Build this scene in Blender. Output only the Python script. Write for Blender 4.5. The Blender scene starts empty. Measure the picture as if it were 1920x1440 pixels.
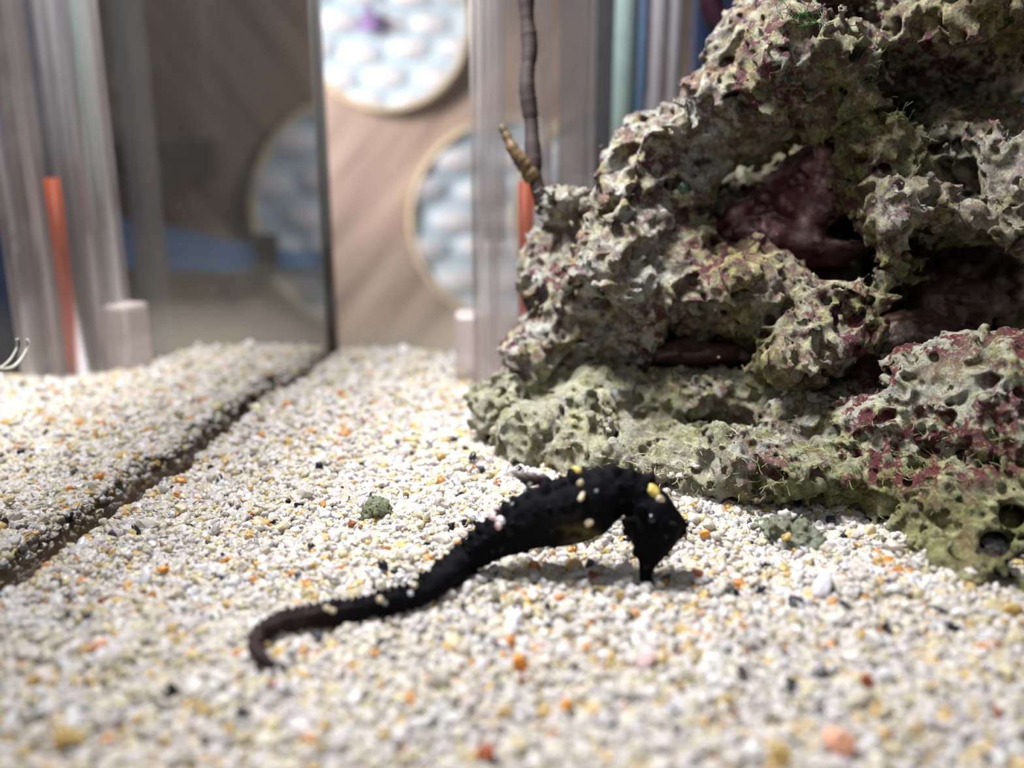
import bpy, bmesh, math, random
import numpy as np
from mathutils import Vector

# ------------------------------------------------------------------ camera, light, exposure (1 unit = 1 cm)
S = bpy.context.scene
COL = S.collection
FPX, PITCH, CAMZ = 1700.0, math.radians(15.0), 3.1
cam_d = bpy.data.cameras.new('camera'); cam = bpy.data.objects.new('camera', cam_d); COL.objects.link(cam)
cam.location = (0, 0, CAMZ); cam.rotation_euler = (math.pi/2 - PITCH, 0, 0)
cam_d.sensor_width = 36; cam_d.lens = 36*FPX/1920; cam_d.clip_start = 0.05; cam_d.clip_end = 500
cam_d.dof.use_dof = True; cam_d.dof.focus_distance = 7.8; cam_d.dof.aperture_fstop = 0.185
S.camera = cam
S.view_settings.view_transform = 'Standard'; S.view_settings.look = 'None'
S.view_settings.gamma = 1; S.view_settings.use_curve_mapping = False
S.view_settings.exposure = 0.08
S.cycles.caustics_reflective = False; S.cycles.caustics_refractive = False
S.cycles.max_bounces = 12; S.cycles.diffuse_bounces = 7; S.cycles.transparent_max_bounces = 24
S.cycles.use_denoising = True
W = bpy.data.worlds.new('world'); S.world = W; W.use_nodes = True
W.node_tree.nodes['Background'].inputs[0].default_value = (0.62, 0.68, 0.80, 1)
W.node_tree.nodes['Background'].inputs[1].default_value = 0.16

def area(name, loc, target, size, power, col, spread=180):
    l = bpy.data.lights.new(name, 'AREA'); l.shape = 'RECTANGLE'; l.size, l.size_y = size
    l.energy = power; l.color = col; l.spread = math.radians(spread)
    o = bpy.data.objects.new(name, l); COL.objects.link(o); o.location = loc
    o.rotation_euler = (Vector(target)-Vector(loc)).to_track_quat('-Z', 'Y').to_euler()
    return o
area('aquarium_lamp', (-3.3, 9.0, 13.2), (0.6, 8.8, 0), (4.0, 3.5), 2500, (0.99, 0.98, 0.98), 110)
area('front_fill', (-4.5, -9, 13), (0.8, 8, 1), (7, 6), 320, (0.98, 0.98, 1.0), 120)  # unseen soft fill, added front-left to brighten the rock face
area('backdrop_fill', (-17, 12, 10), (-6.7, 30, 4), (6, 6), 1250, (1.0, 0.95, 0.93), 54)  # added light for the wood wall, aimed left so the right stays dim

# ------------------------------------------------------------------ view geometry helpers
CP = np.array([0, 0, CAMZ]); cF = math.cos(PITCH); sF = math.sin(PITCH)
AX = np.array([1.0, 0, 0]); AF = np.array([0, cF, -sF]); AU = np.array([0, sF, cF])
def P(px, py, d): return CP + d*((px-960)/FPX*AX + AF - (py-720)/FPX*AU)
def cam2w(a): a = np.asarray(a, float); return CP + a[..., :1]*AX + a[..., 1:2]*AU + a[..., 2:3]*AF   # (u, v, depth)
def w2px(p):
    q = np.asarray(p)-CP; d = q@AF; return 960+FPX*(q@AX)/d, 720-FPX*(q@AU)/d, d
def rdir(px, py): return (px-960)/FPX*AX + AF - (py-720)/FPX*AU
def onY(px, py, y): r = rdir(px, py); return CP + r*(y/r[1])
# the tank's left glass: vertical plane through corner WC along direction WD
WC = np.array([-2.78, 13.8]); WA = math.radians(7.5); WD = np.array([math.sin(WA), math.cos(WA)]); WN = np.array([math.cos(WA), -math.sin(WA)])
def wdist(x, y): return (x-WC[0])*WN[0] + (y-WC[1])*WN[1]
def mirror_pt(p): d = wdist(p[0], p[1]); return np.array([p[0]-2*d*WN[0], p[1]-2*d*WN[1], p[2]])
def seen_in_glass(px, py, y):        # point of plane Y=y that the left glass shows at this pixel
    r = rdir(px, py); o = mirror_pt(CP); e = mirror_pt(CP+r); d = e-o
    return o + d*((y-o[1])/d[1])
def onwall(px, py):
    r = rdir(px, py); k = -wdist(0, 0)/(r[0]*WN[0]+r[1]*WN[1]); return CP+r*k

rng = np.random.default_rng(7); random.seed(7)
def sm(a, b, x): t = np.clip((x-a)/(b-a), 0, 1); return t*t*(3-2*t)
_L = rng.standard_normal((64, 64)).astype(float)
def n2(x, y, s, k=0):
    x = np.asarray(x, float)/s+17.3*k+200; y = np.asarray(y, float)/s+9.1*k+200
    i = np.floor(x).astype(int); j = np.floor(y).astype(int); fx = x-i; fy = y-j
    fx = fx*fx*(3-2*fx); fy = fy*fy*(3-2*fy)
    g = lambda a, b: _L[a % 64, b % 64]
    return (g(i, j)*(1-fx)+g(i+1, j)*fx)*(1-fy)+(g(i, j+1)*(1-fx)+g(i+1, j+1)*fx)*fy
def H(x, y):                          # sand surface height
    x = np.asarray(x, float); y = np.asarray(y, float)
    h = 0.035*n2(x, y, 1.7, 1)+0.018*n2(x, y, 0.6, 2)+0.01*n2(x, y, 0.22, 3)
    h = h - 0.55*sm(-0.9, 0.7, x)*sm(10.6, 12.6, y)-0.08*sm(11.5, 13.5, y)
    dw = wdist(x, y); wdt = np.maximum(0.11, 0.225+0.08*n2(x, y, 0.8, 4)+0.05*n2(x, y, 0.3, 6))
    h = h - 0.55*(1-sm(0.35, 1.0, dw/wdt))*(1-0.6*sm(11, 13.5, y))
    h = h + 0.10*np.exp(-((x-0.6)**2+(y-7.5)**2)/0.5)
    return h
def G(px, py, lift=0.0):
    r = rdir(px, py); z = 0.0
    for _ in range(12):
        p = CP+r*((z+lift-CAMZ)/r[2]); z = float(H(p[0], p[1]))
    return p

# ------------------------------------------------------------------ object helpers
def tag(o, label=None, cat=None, group=None, kind=None):
    for k, v in (('label', label), ('category', cat), ('group', group), ('kind', kind)):
        if v: o[k] = v
    return o
def mesh(name, V, F, mat, parent=None, smooth=True, attrs=None, origin=None):
    V = np.asarray(V, np.float32)
    if origin is None: origin = (0, 0, 0)
    if parent is not None: origin = tuple(parent.location)
    V = V-np.asarray(origin, np.float32)
    me = bpy.data.meshes.new(name)
    if isinstance(F, np.ndarray):
        n, k = F.shape
        me.vertices.add(len(V)); me.vertices.foreach_set('co', V.ravel())
        me.loops.add(n*k); me.loops.foreach_set('vertex_index', F.astype(np.int32).ravel())
        me.polygons.add(n); me.polygons.foreach_set('loop_start', np.arange(0, n*k, k, dtype=np.int32))
        me.update(calc_edges=True); me.validate()
    else:
        me.from_pydata(V.tolist(), [], F)
    if smooth: me.polygons.foreach_set('use_smooth', np.ones(len(me.polygons), bool))
    for an, av in (attrs or {}).items():
        a = me.attributes.new(an, 'FLOAT', 'POINT'); a.data.foreach_set('value', np.asarray(av, np.float32))
    me.materials.append(mat)
    o = bpy.data.objects.new(name, me); COL.objects.link(o)
    if parent is not None: o.parent = parent
    else: o.location = origin
    return o
def empty(name, loc):
    o = bpy.data.objects.new(name, None); COL.objects.link(o); o.location = tuple(float(c) for c in loc); return o
def boxm(c, s, rz=0):
    c = np.asarray(c, float); a, b, d = np.asarray(s, float)/2
    v = np.array([(x, y, z) for x in (-a, a) for y in (-b, b) for z in (-d, d)])
    R = np.array([[math.cos(rz), -math.sin(rz), 0], [math.sin(rz), math.cos(rz), 0], [0, 0, 1]])
    return v@R.T+c, [(0, 1, 3, 2), (4, 6, 7, 5), (0, 4, 5, 1), (2, 3, 7, 6), (0, 2, 6, 4), (1, 5, 7, 3)]
def bevel(o, w, n=2):
    m = o.modifiers.new('bevel', 'BEVEL'); m.width = w; m.segments = n; return o
def tube_mesh(pts, rad, n=10, cap=True):
    pts = np.asarray(pts, float); V = []; F = []; m = len(pts)
    up = np.array([0.13, 0.2, 0.97])
    for i, p in enumerate(pts):
        t = pts[min(i+1, m-1)]-pts[max(i-1, 0)]; t /= np.linalg.norm(t)+1e-9
        a = np.cross(t, up); 
        if np.linalg.norm(a) < 0.2: a = np.cross(t, [1, 0.1, 0])
        a /= np.linalg.norm(a); b = np.cross(t, a); r = rad[i] if hasattr(rad, '__len__') else rad
        for k in range(n):
            w = 2*math.pi*k/n; V.append(p+r*(math.cos(w)*a+math.sin(w)*b))
    for i in range(m-1):
        for k in range(n): F.append((i*n+k, i*n+(k+1) % n, (i+1)*n+(k+1) % n, (i+1)*n+k))
    if cap: F.append(tuple(range(n))[::-1]); F.append(tuple(range((m-1)*n, m*n)))
    return np.array(V), F
def pipe(c, r, z0, z1, t=0.05, n=48, bottom=False):   # hollow cylinder with wall thickness
    V = []; F = []
    for (rr, z) in ((r, z0), (r, z1), (r-t, z1), (r-t, z0)):
        for k in range(n): V.append((c[0]+rr*math.cos(2*math.pi*k/n), c[1]+rr*math.sin(2*math.pi*k/n), z))
    for q in range(4):
        for k in range(n): F.append((q*n+k, q*n+(k+1) % n, ((q+1) % 4)*n+(k+1) % n, ((q+1) % 4)*n+k))
    return np.array(V), F

# ------------------------------------------------------------------ material helpers
def M(name):
    m = bpy.data.materials.new(name); m.use_nodes = True; nt = m.node_tree
    return m, nt, nt.nodes['Principled BSDF'], nt.nodes['Material Output']
class NT:
    def __init__(s, nt): s.nt = nt
    def n(s, t, **kw):
        x = s.nt.nodes.new(t)
        for k, v in kw.items(): setattr(x, k, v)
        return x
    def l(s, a, b): s.nt.links.new(a, b)
    def noise(s, co, scale, detail=4, rough=0.6, w=None, dist=0):
        x = s.n('ShaderNodeTexNoise'); x.inputs['Scale'].default_value = scale; x.inputs['Detail'].default_value = detail
        x.inputs['Roughness'].default_value = rough; x.inputs['Distortion'].default_value = dist
        if w is not None: x.noise_dimensions = '4D'; x.inputs['W'].default_value = w
        if co is not None: s.l(co, x.inputs['Vector'])
        return x.outputs['Fac']
    def ramp(s, f, stops, interp='LINEAR'):
        x = s.n('ShaderNodeValToRGB'); x.color_ramp.interpolation = interp; e = x.color_ramp.elements
        while len(e) < len(stops): e.new(0.5)
        for q, (p, c) in zip(e, stops): q.position = p; q.color = (c if len(c) == 4 else (*c, 1)) if hasattr(c, '__len__') else (c, c, c, 1)
        s.l(f, x.inputs['Fac']); return x.outputs['Color']
    def mix(s, f, a, b, mode='MIX'):
        x = s.n('ShaderNodeMix', data_type='RGBA', blend_type=mode)
        for qi, v in ((0, f), (6, a), (7, b)):
            sock = x.inputs[qi]
            if hasattr(v, 'links'): s.l(v, sock)
            elif hasattr(v, '__len__'): sock.default_value = (*v, 1)[:4]
            else: sock.default_value = v if qi == 0 else (v, v, v, 1)
        return x.outputs[2]
    def math(s, op, a, b=0.0, clamp=False):
        x = s.n('ShaderNodeMath', operation=op); x.use_clamp = clamp
        for sock, v in ((x.inputs[0], a), (x.inputs[1], b)):
            if hasattr(v, 'links'): s.l(v, sock)
            else: sock.default_value = v
        return x.outputs[0]
    def bump(s, h, strength, dist, prev=None):
        x = s.n('ShaderNodeBump'); x.inputs['Strength'].default_value = strength; x.inputs['Distance'].default_value = dist
        s.l(h, x.inputs['Height'])
        if prev is not None: s.l(prev, x.inputs['Normal'])
        return x.outputs['Normal']
    def attr(s, name, t='GEOMETRY'):
        return s.n('ShaderNodeAttribute', attribute_name=name, attribute_type=t)
    def obj(s): return s.n('ShaderNodeTexCoord').outputs['Object']
def plain(name, col, rough=0.5, noise=0.12, scale=3.0, spec=0.5):
    m, nt, b, o = M(name); t = NT(nt)
    f = t.noise(t.obj(), scale, 5, 0.6)
    c = t.ramp(f, [(0.3, tuple(x*(1-noise) for x in col)), (0.7, tuple(min(1, x*(1+noise)) for x in col))])
    t.l(c, b.inputs['Base Color']); b.inputs['Roughness'].default_value = rough
    b.inputs['Specular IOR Level'].default_value = spec
    return m
def acrylic(name, tint=(0.97, 0.97, 0.97), edge=(0.62, 0.6, 0.6), body=0.06, rim=0.75, power=2.2, streak=0.0):
    m, nt, b, o = M(name); t = NT(nt); nt.nodes.remove(b)
    tr = t.n('ShaderNodeBsdfTransparent'); tr.inputs[0].default_value = (*tint, 1)
    df = t.n('ShaderNodeBsdfTranslucent'); df.inputs[0].default_value = (*edge, 1)
    dd = t.n('ShaderNodeBsdfDiffuse'); dd.inputs[0].default_value = (*edge, 1)
    gl = t.n('ShaderNodeBsdfGlossy'); gl.inputs['Roughness'].default_value = 0.12; gl.inputs[0].default_value = (0.9, 0.9, 0.95, 1)
    m1 = t.n('ShaderNodeMixShader'); m1.inputs[0].default_value = 0.5; t.l(df.outputs[0], m1.inputs[1]); t.l(dd.outputs[0], m1.inputs[2])
    m2 = t.n('ShaderNodeMixShader'); m2.inputs[0].default_value = 0.3; t.l(m1.outputs[0], m2.inputs[1]); t.l(gl.outputs[0], m2.inputs[2])
    lw = t.n('ShaderNodeLayerWeight'); lw.inputs['Blend'].default_value = 0.5
    f = t.math('POWER', lw.outputs['Facing'], power); f = t.math('MULTIPLY', f, rim); f = t.math('ADD', f, body, True)
    ms = t.n('ShaderNodeMixShader'); t.l(f, ms.inputs[0]); t.l(tr.outputs[0], ms.inputs[1]); t.l(m2.outputs[0], ms.inputs[2])
    t.l(ms.outputs[0], o.inputs['Surface']); return m

# ------------------------------------------------------------------ implicit-surface tools (numpy)
def upmat(n, step, m):
    x = np.arange(n)/step; i = np.floor(x).astype(int); f = x-i; Wm = np.zeros((n, m), np.float32)
    w = ((1-f)**3/6, (3*f**3-6*f**2+4)/6, (-3*f**3+3*f**2+3*f+1)/6, f**3/6)
    for k in range(4): Wm[np.arange(n), np.clip(i+k, 0, m-1)] += w[k]
    return Wm
def gnoise(shape, step, r):
    ms = [int(math.ceil(n/step))+4 for n in shape]
    L = r.standard_normal(ms).astype(np.float32)
    for ax in range(3):
        L = np.moveaxis(np.tensordot(upmat(shape[ax], step, ms[ax]), L, axes=(1, ax)), 0, ax)
    return L/L.std()
def upsample(A, f):                    # linear upsample by integer factor
    for ax in range(3):
        n = A.shape[ax]; x = np.arange((n-1)*f+1)/f; i = np.minimum(x.astype(int), n-2); t = (x-i).astype(np.float32)
        sh = [1, 1, 1]; sh[ax] = -1
        A = np.take(A, i, ax)*(1-t.reshape(sh))+np.take(A, i+1, ax)*t.reshape(sh)
    return A
def nets(f, org, h):
    s = f < 0; nx, ny, nz = f.shape
    c = s[:-1, :-1, :-1].astype(np.int8)*0
    for a in (0, 1):
        for b in (0, 1):
            for d in (0, 1): c += s[a:nx-1+a, b:ny-1+b, d:nz-1+d]
    I = np.argwhere((c > 0) & (c < 8)); del c
    vid = np.full((nx-1, ny-1, nz-1), -1, np.int32); vid[I[:, 0], I[:, 1], I[:, 2]] = np.arange(len(I))
    cor = [(a, b, d) for a in (0, 1) for b in (0, 1) for d in (0, 1)]
    val = {k: f[I[:, 0]+k[0], I[:, 1]+k[1], I[:, 2]+k[2]] for k in cor}
    acc = np.zeros((len(I), 3), np.float32); cnt = np.zeros(len(I), np.float32)
    for k in cor:
        for ax in range(3):
            if k[ax] == 0:
                k2 = list(k); k2[ax] = 1; k2 = tuple(k2); a, b = val[k], val[k2]
                ok = (a < 0) != (b < 0); t = np.where(ok, a/np.where(ok, a-b, 1), 0)
                for q in range(3): acc[:, q] += np.where(ok, k[q]+(t if q == ax else 0), 0)
                cnt += ok
    V = (I+acc/cnt[:, None])*h+np.asarray(org)
    Fs = []
    for ax in range(3):
        sl0 = [slice(None)]*3; sl1 = [slice(None)]*3; sl0[ax] = slice(0, -1); sl1[ax] = slice(1, None)
        A = s[tuple(sl0)]; B = s[tuple(sl1)]; E = np.argwhere(A != B)
        o1, o2 = [q for q in range(3) if q != ax]
        E = E[(E[:, o1] > 0) & (E[:, o2] > 0) & (E[:, o1] < f.shape[o1]-1) & (E[:, o2] < f.shape[o2]-1)]
        flip = A[E[:, 0], E[:, 1], E[:, 2]]
        q = []
        for (d1, d2) in ((0, 0), (1, 0), (1, 1), (0, 1)):
            K = E.copy(); K[:, o1] -= d1; K[:, o2] -= d2; q.append(vid[K[:, 0], K[:, 1], K[:, 2]])
        q = np.stack(q, 1)
        if ax == 1: flip = ~flip
        q = np.where(flip[:, None], q, q[:, ::-1]); Fs.append(q)
    return V, np.concatenate(Fs)
def smin(a, b, k):
    h = np.clip(0.5+0.5*(b-a)/k, 0, 1); return b*(1-h)+a*h-k*h*(1-h)
class Field:                           # grid in camera-aligned axes (u right, v up, depth), only for placing; meshes go to world space
    def __init__(s, lo, hi, h, coarse=4):
        s.lo = np.asarray(lo, float); s.h = h; s.c = coarse; H_ = h*coarse
        s.n = np.ceil((np.asarray(hi)-s.lo)/H_).astype(int)+1
        ax = [s.lo[i]+np.arange(s.n[i])*H_ for i in range(3)]
        s.X, s.Y, s.Z = [a.astype(np.float32) for a in np.meshgrid(*ax, indexing='ij', sparse=True)]
        s.f = np.full(tuple(s.n), 9.0, np.float32)
    def ell(s, c, r, rot=0.0):
        x = s.X-c[0]; y = s.Y-c[1]; z = s.Z-c[2]
        if rot: ca, sa = math.cos(rot), math.sin(rot); x, y = x*ca+y*sa, -x*sa+y*ca
        k0 = np.sqrt((x/r[0])**2+(y/r[1])**2+(z/r[2])**2); k1 = np.sqrt((x/r[0]**2)**2+(y/r[1]**2)**2+(z/r[2]**2)**2)
        return k0*(k0-1)/(k1+1e-6)
    def add(s, c, r, k=0.2, rot=0.0): s.f = smin(s.f, s.ell(c, r, rot), k)
    def sub(s, c, r, k=0.12, rot=0.0): s.f = -smin(-s.f, s.ell(c, r, rot), k)
    def fine(s): s.f = upsample(s.f, s.c); return s
    def balls(s, pts, rad, mode, flat=1.0):
        N = s.f.shape
        for p, r in zip(pts, rad):
            g = (p-s.lo)/s.h; w = r/s.h+3
            a = np.maximum(np.floor(g-w).astype(int), 0); b = np.minimum(np.ceil(g+w).astype(int)+1, N)
            if np.any(b-a < 2): continue
            x, y, z = [((np.arange(a[i], b[i])-g[i])*s.h).astype(np.float32) for i in range(3)]
            d = np.sqrt(x[:, None, None]**2+y[None, :, None]**2+(z/flat)[None, None, :]**2)-r
            sl = tuple(slice(a[i], b[i]) for i in range(3))
            if mode == 'add': s.f[sl] = smin(s.f[sl], d, 0.35*r)
            elif mode == 'min': s.f[sl] = np.minimum(s.f[sl], d)
            else: s.f[sl] = -smin(-s.f[sl], d, 0.3*r)
    def surf_points(s, m, r):
        idx = np.flatnonzero(np.abs(s.f.ravel()) < s.h*0.8); q = r.choice(idx, min(m, len(idx)), replace=False)
        return np.stack(np.unravel_index(q, s.f.shape), 1)*s.h+s.lo
def E(px, py, sd, rx, ry, rz):          # ellipsoid by picture position, front-surface depth, pixel radii, depth radius
    d = sd+rz; return ((px-960)/FPX*d, -(py-720)/FPX*d, d), (rx/FPX*sd, ry/FPX*sd, rz)

# ------------------------------------------------------------------ materials
def rock_material(name, palette, spots, spot_amt, green=0.5, scale=1.0, seed=0.0):
    m, nt, b, o = M(name); t = NT(nt); co = t.obj()
    n_big = t.noise(co, 1.3*scale, 3, 0.55, seed); n_mid = t.noise(co, 6.5*scale, 6, 0.65, seed+3, 0.6); n_fine = t.noise(co, 22*scale, 5, 0.7, seed+5, 0.4)
    base = t.ramp(n_mid, [(0.34, palette[0]), (0.45, palette[1]), (0.53, palette[2]), (0.63, palette[3])])
    g = t.attr('green').outputs['Fac']; p = t.attr('pale').outputs['Fac']; r = t.attr('red').outputs['Fac']
    gm = t.math('MULTIPLY', t.ramp(t.noise(co, 3.5*scale, 6, 0.7, seed+9, 0.5), [(0.40, 0.0), (0.62, 1.0)]), g)
    c = t.mix(gm, base, t.ramp(n_fine, [(0.35, (0.055, 0.075, 0.018)), (0.65, (0.22, 0.25, 0.06))]))
    pm = t.math('MULTIPLY', t.ramp(t.noise(co, 4.5*scale, 6, 0.68, seed+13, 0.8), [(0.40, 0.0), (0.55, 1.0)]), p)
    c = t.mix(pm, c, t.ramp(n_fine, [(0.3, (0.30, 0.31, 0.27)), (0.6, (0.56, 0.56, 0.52))]))
    rm = t.math('MULTIPLY', t.ramp(t.noise(co, 7.5*scale, 4, 0.6, seed+21, 0.3), [(0.48, 0.0), (0.54, 1.0)]), r)
    c = t.mix(rm, c, t.ramp(n_fine, [(0.35, spots), (0.7, tuple(min(1, x*1.9+0.015) for x in spots))]))
    # fine cream grain
    fm = t.ramp(t.noise(co, 34*scale, 3, 0.7, seed+31), [(0.58, 0.0), (0.68, 0.75)])
    c = t.mix(fm, c, (0.66, 0.57, 0.27))
    t.l(c, b.inputs['Base Color']); b.inputs['Roughness'].default_value = 0.5; b.inputs['Specular IOR Level'].default_value = 0.45
    v = t.n('ShaderNodeTexVoronoi'); v.inputs['Scale'].default_value = 20*scale; t.l(co, v.inputs['Vector'])
    bn = t.bump(t.noise(co, 42*scale, 6, 0.75, seed+40, 0.5), 1.0, 0.055)
    bn = t.bump(v.outputs['Distance'], 0.6, 0.035, bn)
    t.l(bn, b.inputs['Normal']); return m
pal_up = [(0.10, 0.045, 0.035), (0.20, 0.15, 0.075), (0.36, 0.31, 0.13), (0.55, 0.50, 0.31)]
pal_lo = [(0.13, 0.065, 0.035), (0.24, 0.23, 0.10), (0.38, 0.38, 0.18), (0.60, 0.58, 0.36)]
m_rock_up = rock_material('live_rock_upper', pal_up, (0.070, 0.009, 0.018), 0.8, seed=1)
m_rock_lo = rock_material('live_rock_lower', pal_lo, (0.075, 0.008, 0.011), 0.8, seed=50)
m_rock_gr = rock_material('green_rubble', [(0.10, 0.09, 0.05), (0.18, 0.22, 0.13), (0.27, 0.34, 0.24), (0.36, 0.42, 0.33)], (0.10, 0.01, 0.02), 0.5, seed=90, scale=1.4)

def purple_mat():
    m, nt, b, o = M('purple_coralline'); t = NT(nt); co = t.obj()
    c = t.ramp(t.noise(co, 2.2, 5, 0.6, 3), [(0.38, (0.035, 0.007, 0.011)), (0.50, (0.085, 0.024, 0.030)), (0.58, (0.22, 0.12, 0.11)), (0.66, (0.48, 0.38, 0.36))])
    t.l(c, b.inputs['Base Color']); b.inputs['Roughness'].default_value = 0.42
    t.l(t.bump(t.noise(co, 8, 5, 0.6, 7), 0.5, 0.05), b.inputs['Normal']); return m
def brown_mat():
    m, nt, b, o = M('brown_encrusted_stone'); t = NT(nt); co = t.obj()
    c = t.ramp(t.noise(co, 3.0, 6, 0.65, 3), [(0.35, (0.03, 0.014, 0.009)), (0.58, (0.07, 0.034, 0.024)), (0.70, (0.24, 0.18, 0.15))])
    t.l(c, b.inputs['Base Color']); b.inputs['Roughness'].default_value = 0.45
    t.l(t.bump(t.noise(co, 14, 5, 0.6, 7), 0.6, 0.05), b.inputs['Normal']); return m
m_purple = purple_mat(); m_brownst = brown_mat()

def build_rock(name, blobs, carves, lo, hi, h, mat, seed, attr_fn, pits, knobs, amps=(0.10, 0.05, 0.02), k=0.22, holes=()):
    r = np.random.default_rng(seed); fd = Field(lo, hi, h)
    for bl in blobs:
        c, q = E(*bl[:6]); fd.add(c, q, k, math.radians(bl[6]) if len(bl) > 6 else 0)
    for bl in carves:
        c, q = E(*bl[:6]); fd.sub(c, q, 0.14, math.radians(bl[6]) if len(bl) > 6 else 0)
    # the hidden back of the rock stays clear of the space behind it
    U_, V_, D_ = np.broadcast_arrays(fd.X, fd.Y, fd.Z); xw = U_; yw = D_*cF+V_*sF
    dm = wdist(xw, yw); xm = xw-2*dm*WN[0]; ym = yw-2*dm*WN[1]; fd.f = -smin(-fd.f, -(960+FPX*xm/(ym*cF+0.7)+45)/FPX*ym, 0.15)
    fd.fine(); sh = fd.f.shape
    big = gnoise(sh, 0.38/h, r); fd.f += amps[0]*big; del big
    a = gnoise(sh, 0.15/h, r); fd.f += amps[1]*(0.8-np.abs(a))*np.where(gnoise(sh, 0.5/h, r) > -0.2, -1, 1).astype(np.float32); del a
    a = gnoise(sh, 0.075/h, r); fd.f += amps[2]*(1.6*np.abs(a)-1.0); del a
    n1, r1a, r1b = knobs; pts = fd.surf_points(n1, r); fd.balls(pts, r1a+(r1b-r1a)*r.random(len(pts))**2, 'add')
    n1, r1a, r1b = pits; pts = fd.surf_points(n1, r); fd.balls(pts, r1a+(r1b-r1a)*r.random(len(pts))**3, 'sub')
    pts = fd.surf_points(n1*2, r); fd.balls(pts, np.full(len(pts), r1a*0.9), 'sub')
    for (hx, hy, hr, da, db) in holes:
        for d in np.arange(da, db, 0.03): fd.balls(np.array([[(hx-960)/FPX*d, -(hy-720)/FPX*d, d]]), [hr/FPX*d], 'sub')
    V, F = nets(fd.f, fd.lo, h); Wv = cam2w(V)
    px = 960+FPX*V[:, 0]/V[:, 2]; py = 720-FPX*V[:, 1]/V[:, 2]
    org = (float(Wv[:, 0].mean()), float(Wv[:, 1].mean()), float(max(Wv[:, 2].min(), 0)))
    return mesh(name, Wv, F, mat, attrs=attr_fn(px, py, V, Wv), origin=org)

def nz(px, py, s, k): return n2(px, py, s, k)
def attr_up(px, py, V, Wv):
    left = 1-sm(1150, 1480, px+0.35*(py-300))
    pale = np.clip(1.25*left+0.55*sm(1650, 1850, px)*sm(200, 260, py)*(1-sm(380, 470, py))+0.35*nz(px, py, 90, 5)+0.15, 0, 1)
    green = np.clip(0.9*(1-left)+0.25*nz(px, py, 110, 7), 0.1, 1)
    red = np.clip(0.72+0.4*np.exp(-((px-1480)**2+(py-130)**2)/9000)+0.35*nz(px, py, 100, 9), 0.1, 1)
    return {'pale': pale, 'green': green, 'red': red}
def attr_lo(px, py, V, Wv):
    right = sm(1250, 1600, px)
    pale = np.clip(0.6*(1-right)+0.75*right*(1-sm(780, 930, py))+0.3*nz(px, py, 80, 5), 0, 1)
    green = np.clip(0.35+0.7*sm(820, 960, py)*right+0.3*nz(px, py, 110, 7), 0.1, 1)
    red = np.clip(0.25+0.85*right*(1-sm(850, 980, py))+0.3*nz(px, py, 100, 9), 0, 1)
    return {'pale': pale, 'green': green, 'red': red}

UP = [  # px, py, front depth, rx, ry, rz
    (1165, 460, 8.9, 150, 150, 0.8), (1075, 400, 9.1, 62, 75, 0.5), (1050, 560, 9.3, 62, 90, 0.5), (1240, 560, 8.7, 140, 95, 0.9),
    (1000, 660, 9.5, 55, 70, 0.5), (1120, 620, 9.3, 90, 55, 0.5),
    (1190, 330, 9.0, 95, 78, 0.8), (1265, 285, 8.8, 108, 82, 0.9), (1370, 215, 8.5, 100, 85, 0.9), (1450, 120, 8.3, 72, 100, 0.8),
    (1490, 110, 7.9, 85, 75, 0.5), (1545, 110, 7.8, 42, 65, 0.4), (1500, 210, 8.3, 110, 55, 0.6), (1505, 0, 8.6, 95, 70, 0.8),
    (1800, 60, 7.8, 120, 75, 0.7), (1910, 40, 7.6, 120, 100, 0.8), (1640, 40, 9.3, 130, 110, 1.0), (1690, 170, 8.9, 160, 70, 0.8),
    (1620, 205, 8.5, 90, 40, 0.4), (1750, 250, 8.6, 110, 45, 0.6),
    (1660, 320, 8.3, 70, 60, 0.5), (1850, 300, 8.2, 120, 80, 0.8), (1890, 330, 7.7, 75, 100, 0.5), (1740, 370, 8.0, 90, 60, 0.5), (1830, 395, 7.8, 130, 38, 0.5),
    (1660, 430, 8.1, 38, 100, 0.35), (1680, 540, 8.0, 80, 80, 0.6), (1560, 560, 8.2, 110, 55, 0.6), (1430, 560, 8.4, 110, 60, 0.7), (1350, 520, 8.5, 80, 70, 0.7),
    (1480, 640, 8.2, 90, 48, 0.6), (1600, 620, 8.3, 100, 40, 0.5), (1330, 440, 8.7, 70, 130, 0.7),
    (1600, 330, 10.4, 330, 330, 1.5), (1400, 500, 10.0, 260, 200, 1.2), (1800, 480, 10.3, 220, 300, 1.5), (1800, 180, 10.2, 220, 200, 1.2),
]
UPC = [
    (1500, 395, 7.4, 118, 88, 1.25), (1430, 380, 7.8, 85, 90, 1.05), (1400, 330, 8.3, 60, 70, 0.8), (1385, 430, 8.3, 60, 60, 0.8),
    (1850, 500, 7.2, 105, 62, 1.2), (1790, 560, 7.4, 130, 50, 1.2), (1900, 585, 7.2, 130, 60, 1.2), (1720, 600, 7.9, 60, 30, 0.5),
    (1640, 130, 8.0, 75, 55, 0.5), (1860, 165, 8.0, 130, 35, 0.5), (1700, 10, 8.4, 60, 80, 0.5),
    (1115, 390, 8.9, 12, 55, 0.3, 8), (1290, 345, 8.4, 26, 26, 0.2),
    (1270, 660, 8.4, 260, 28, 0.7),
]
rock_up = build_rock('live_rock', UP, UPC, (-0.2, -0.35, 7.3), (5.9, 4.5, 12.2), 0.0225, m_rock_up, 11, attr_up,
                     (4200, 0.022, 0.09), (900, 0.02, 0.05), amps=(0.11, 0.07, 0.04))
tag(rock_up, 'large pitted pale and green live rock with caves, resting on the lower rock', 'rock')

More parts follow.
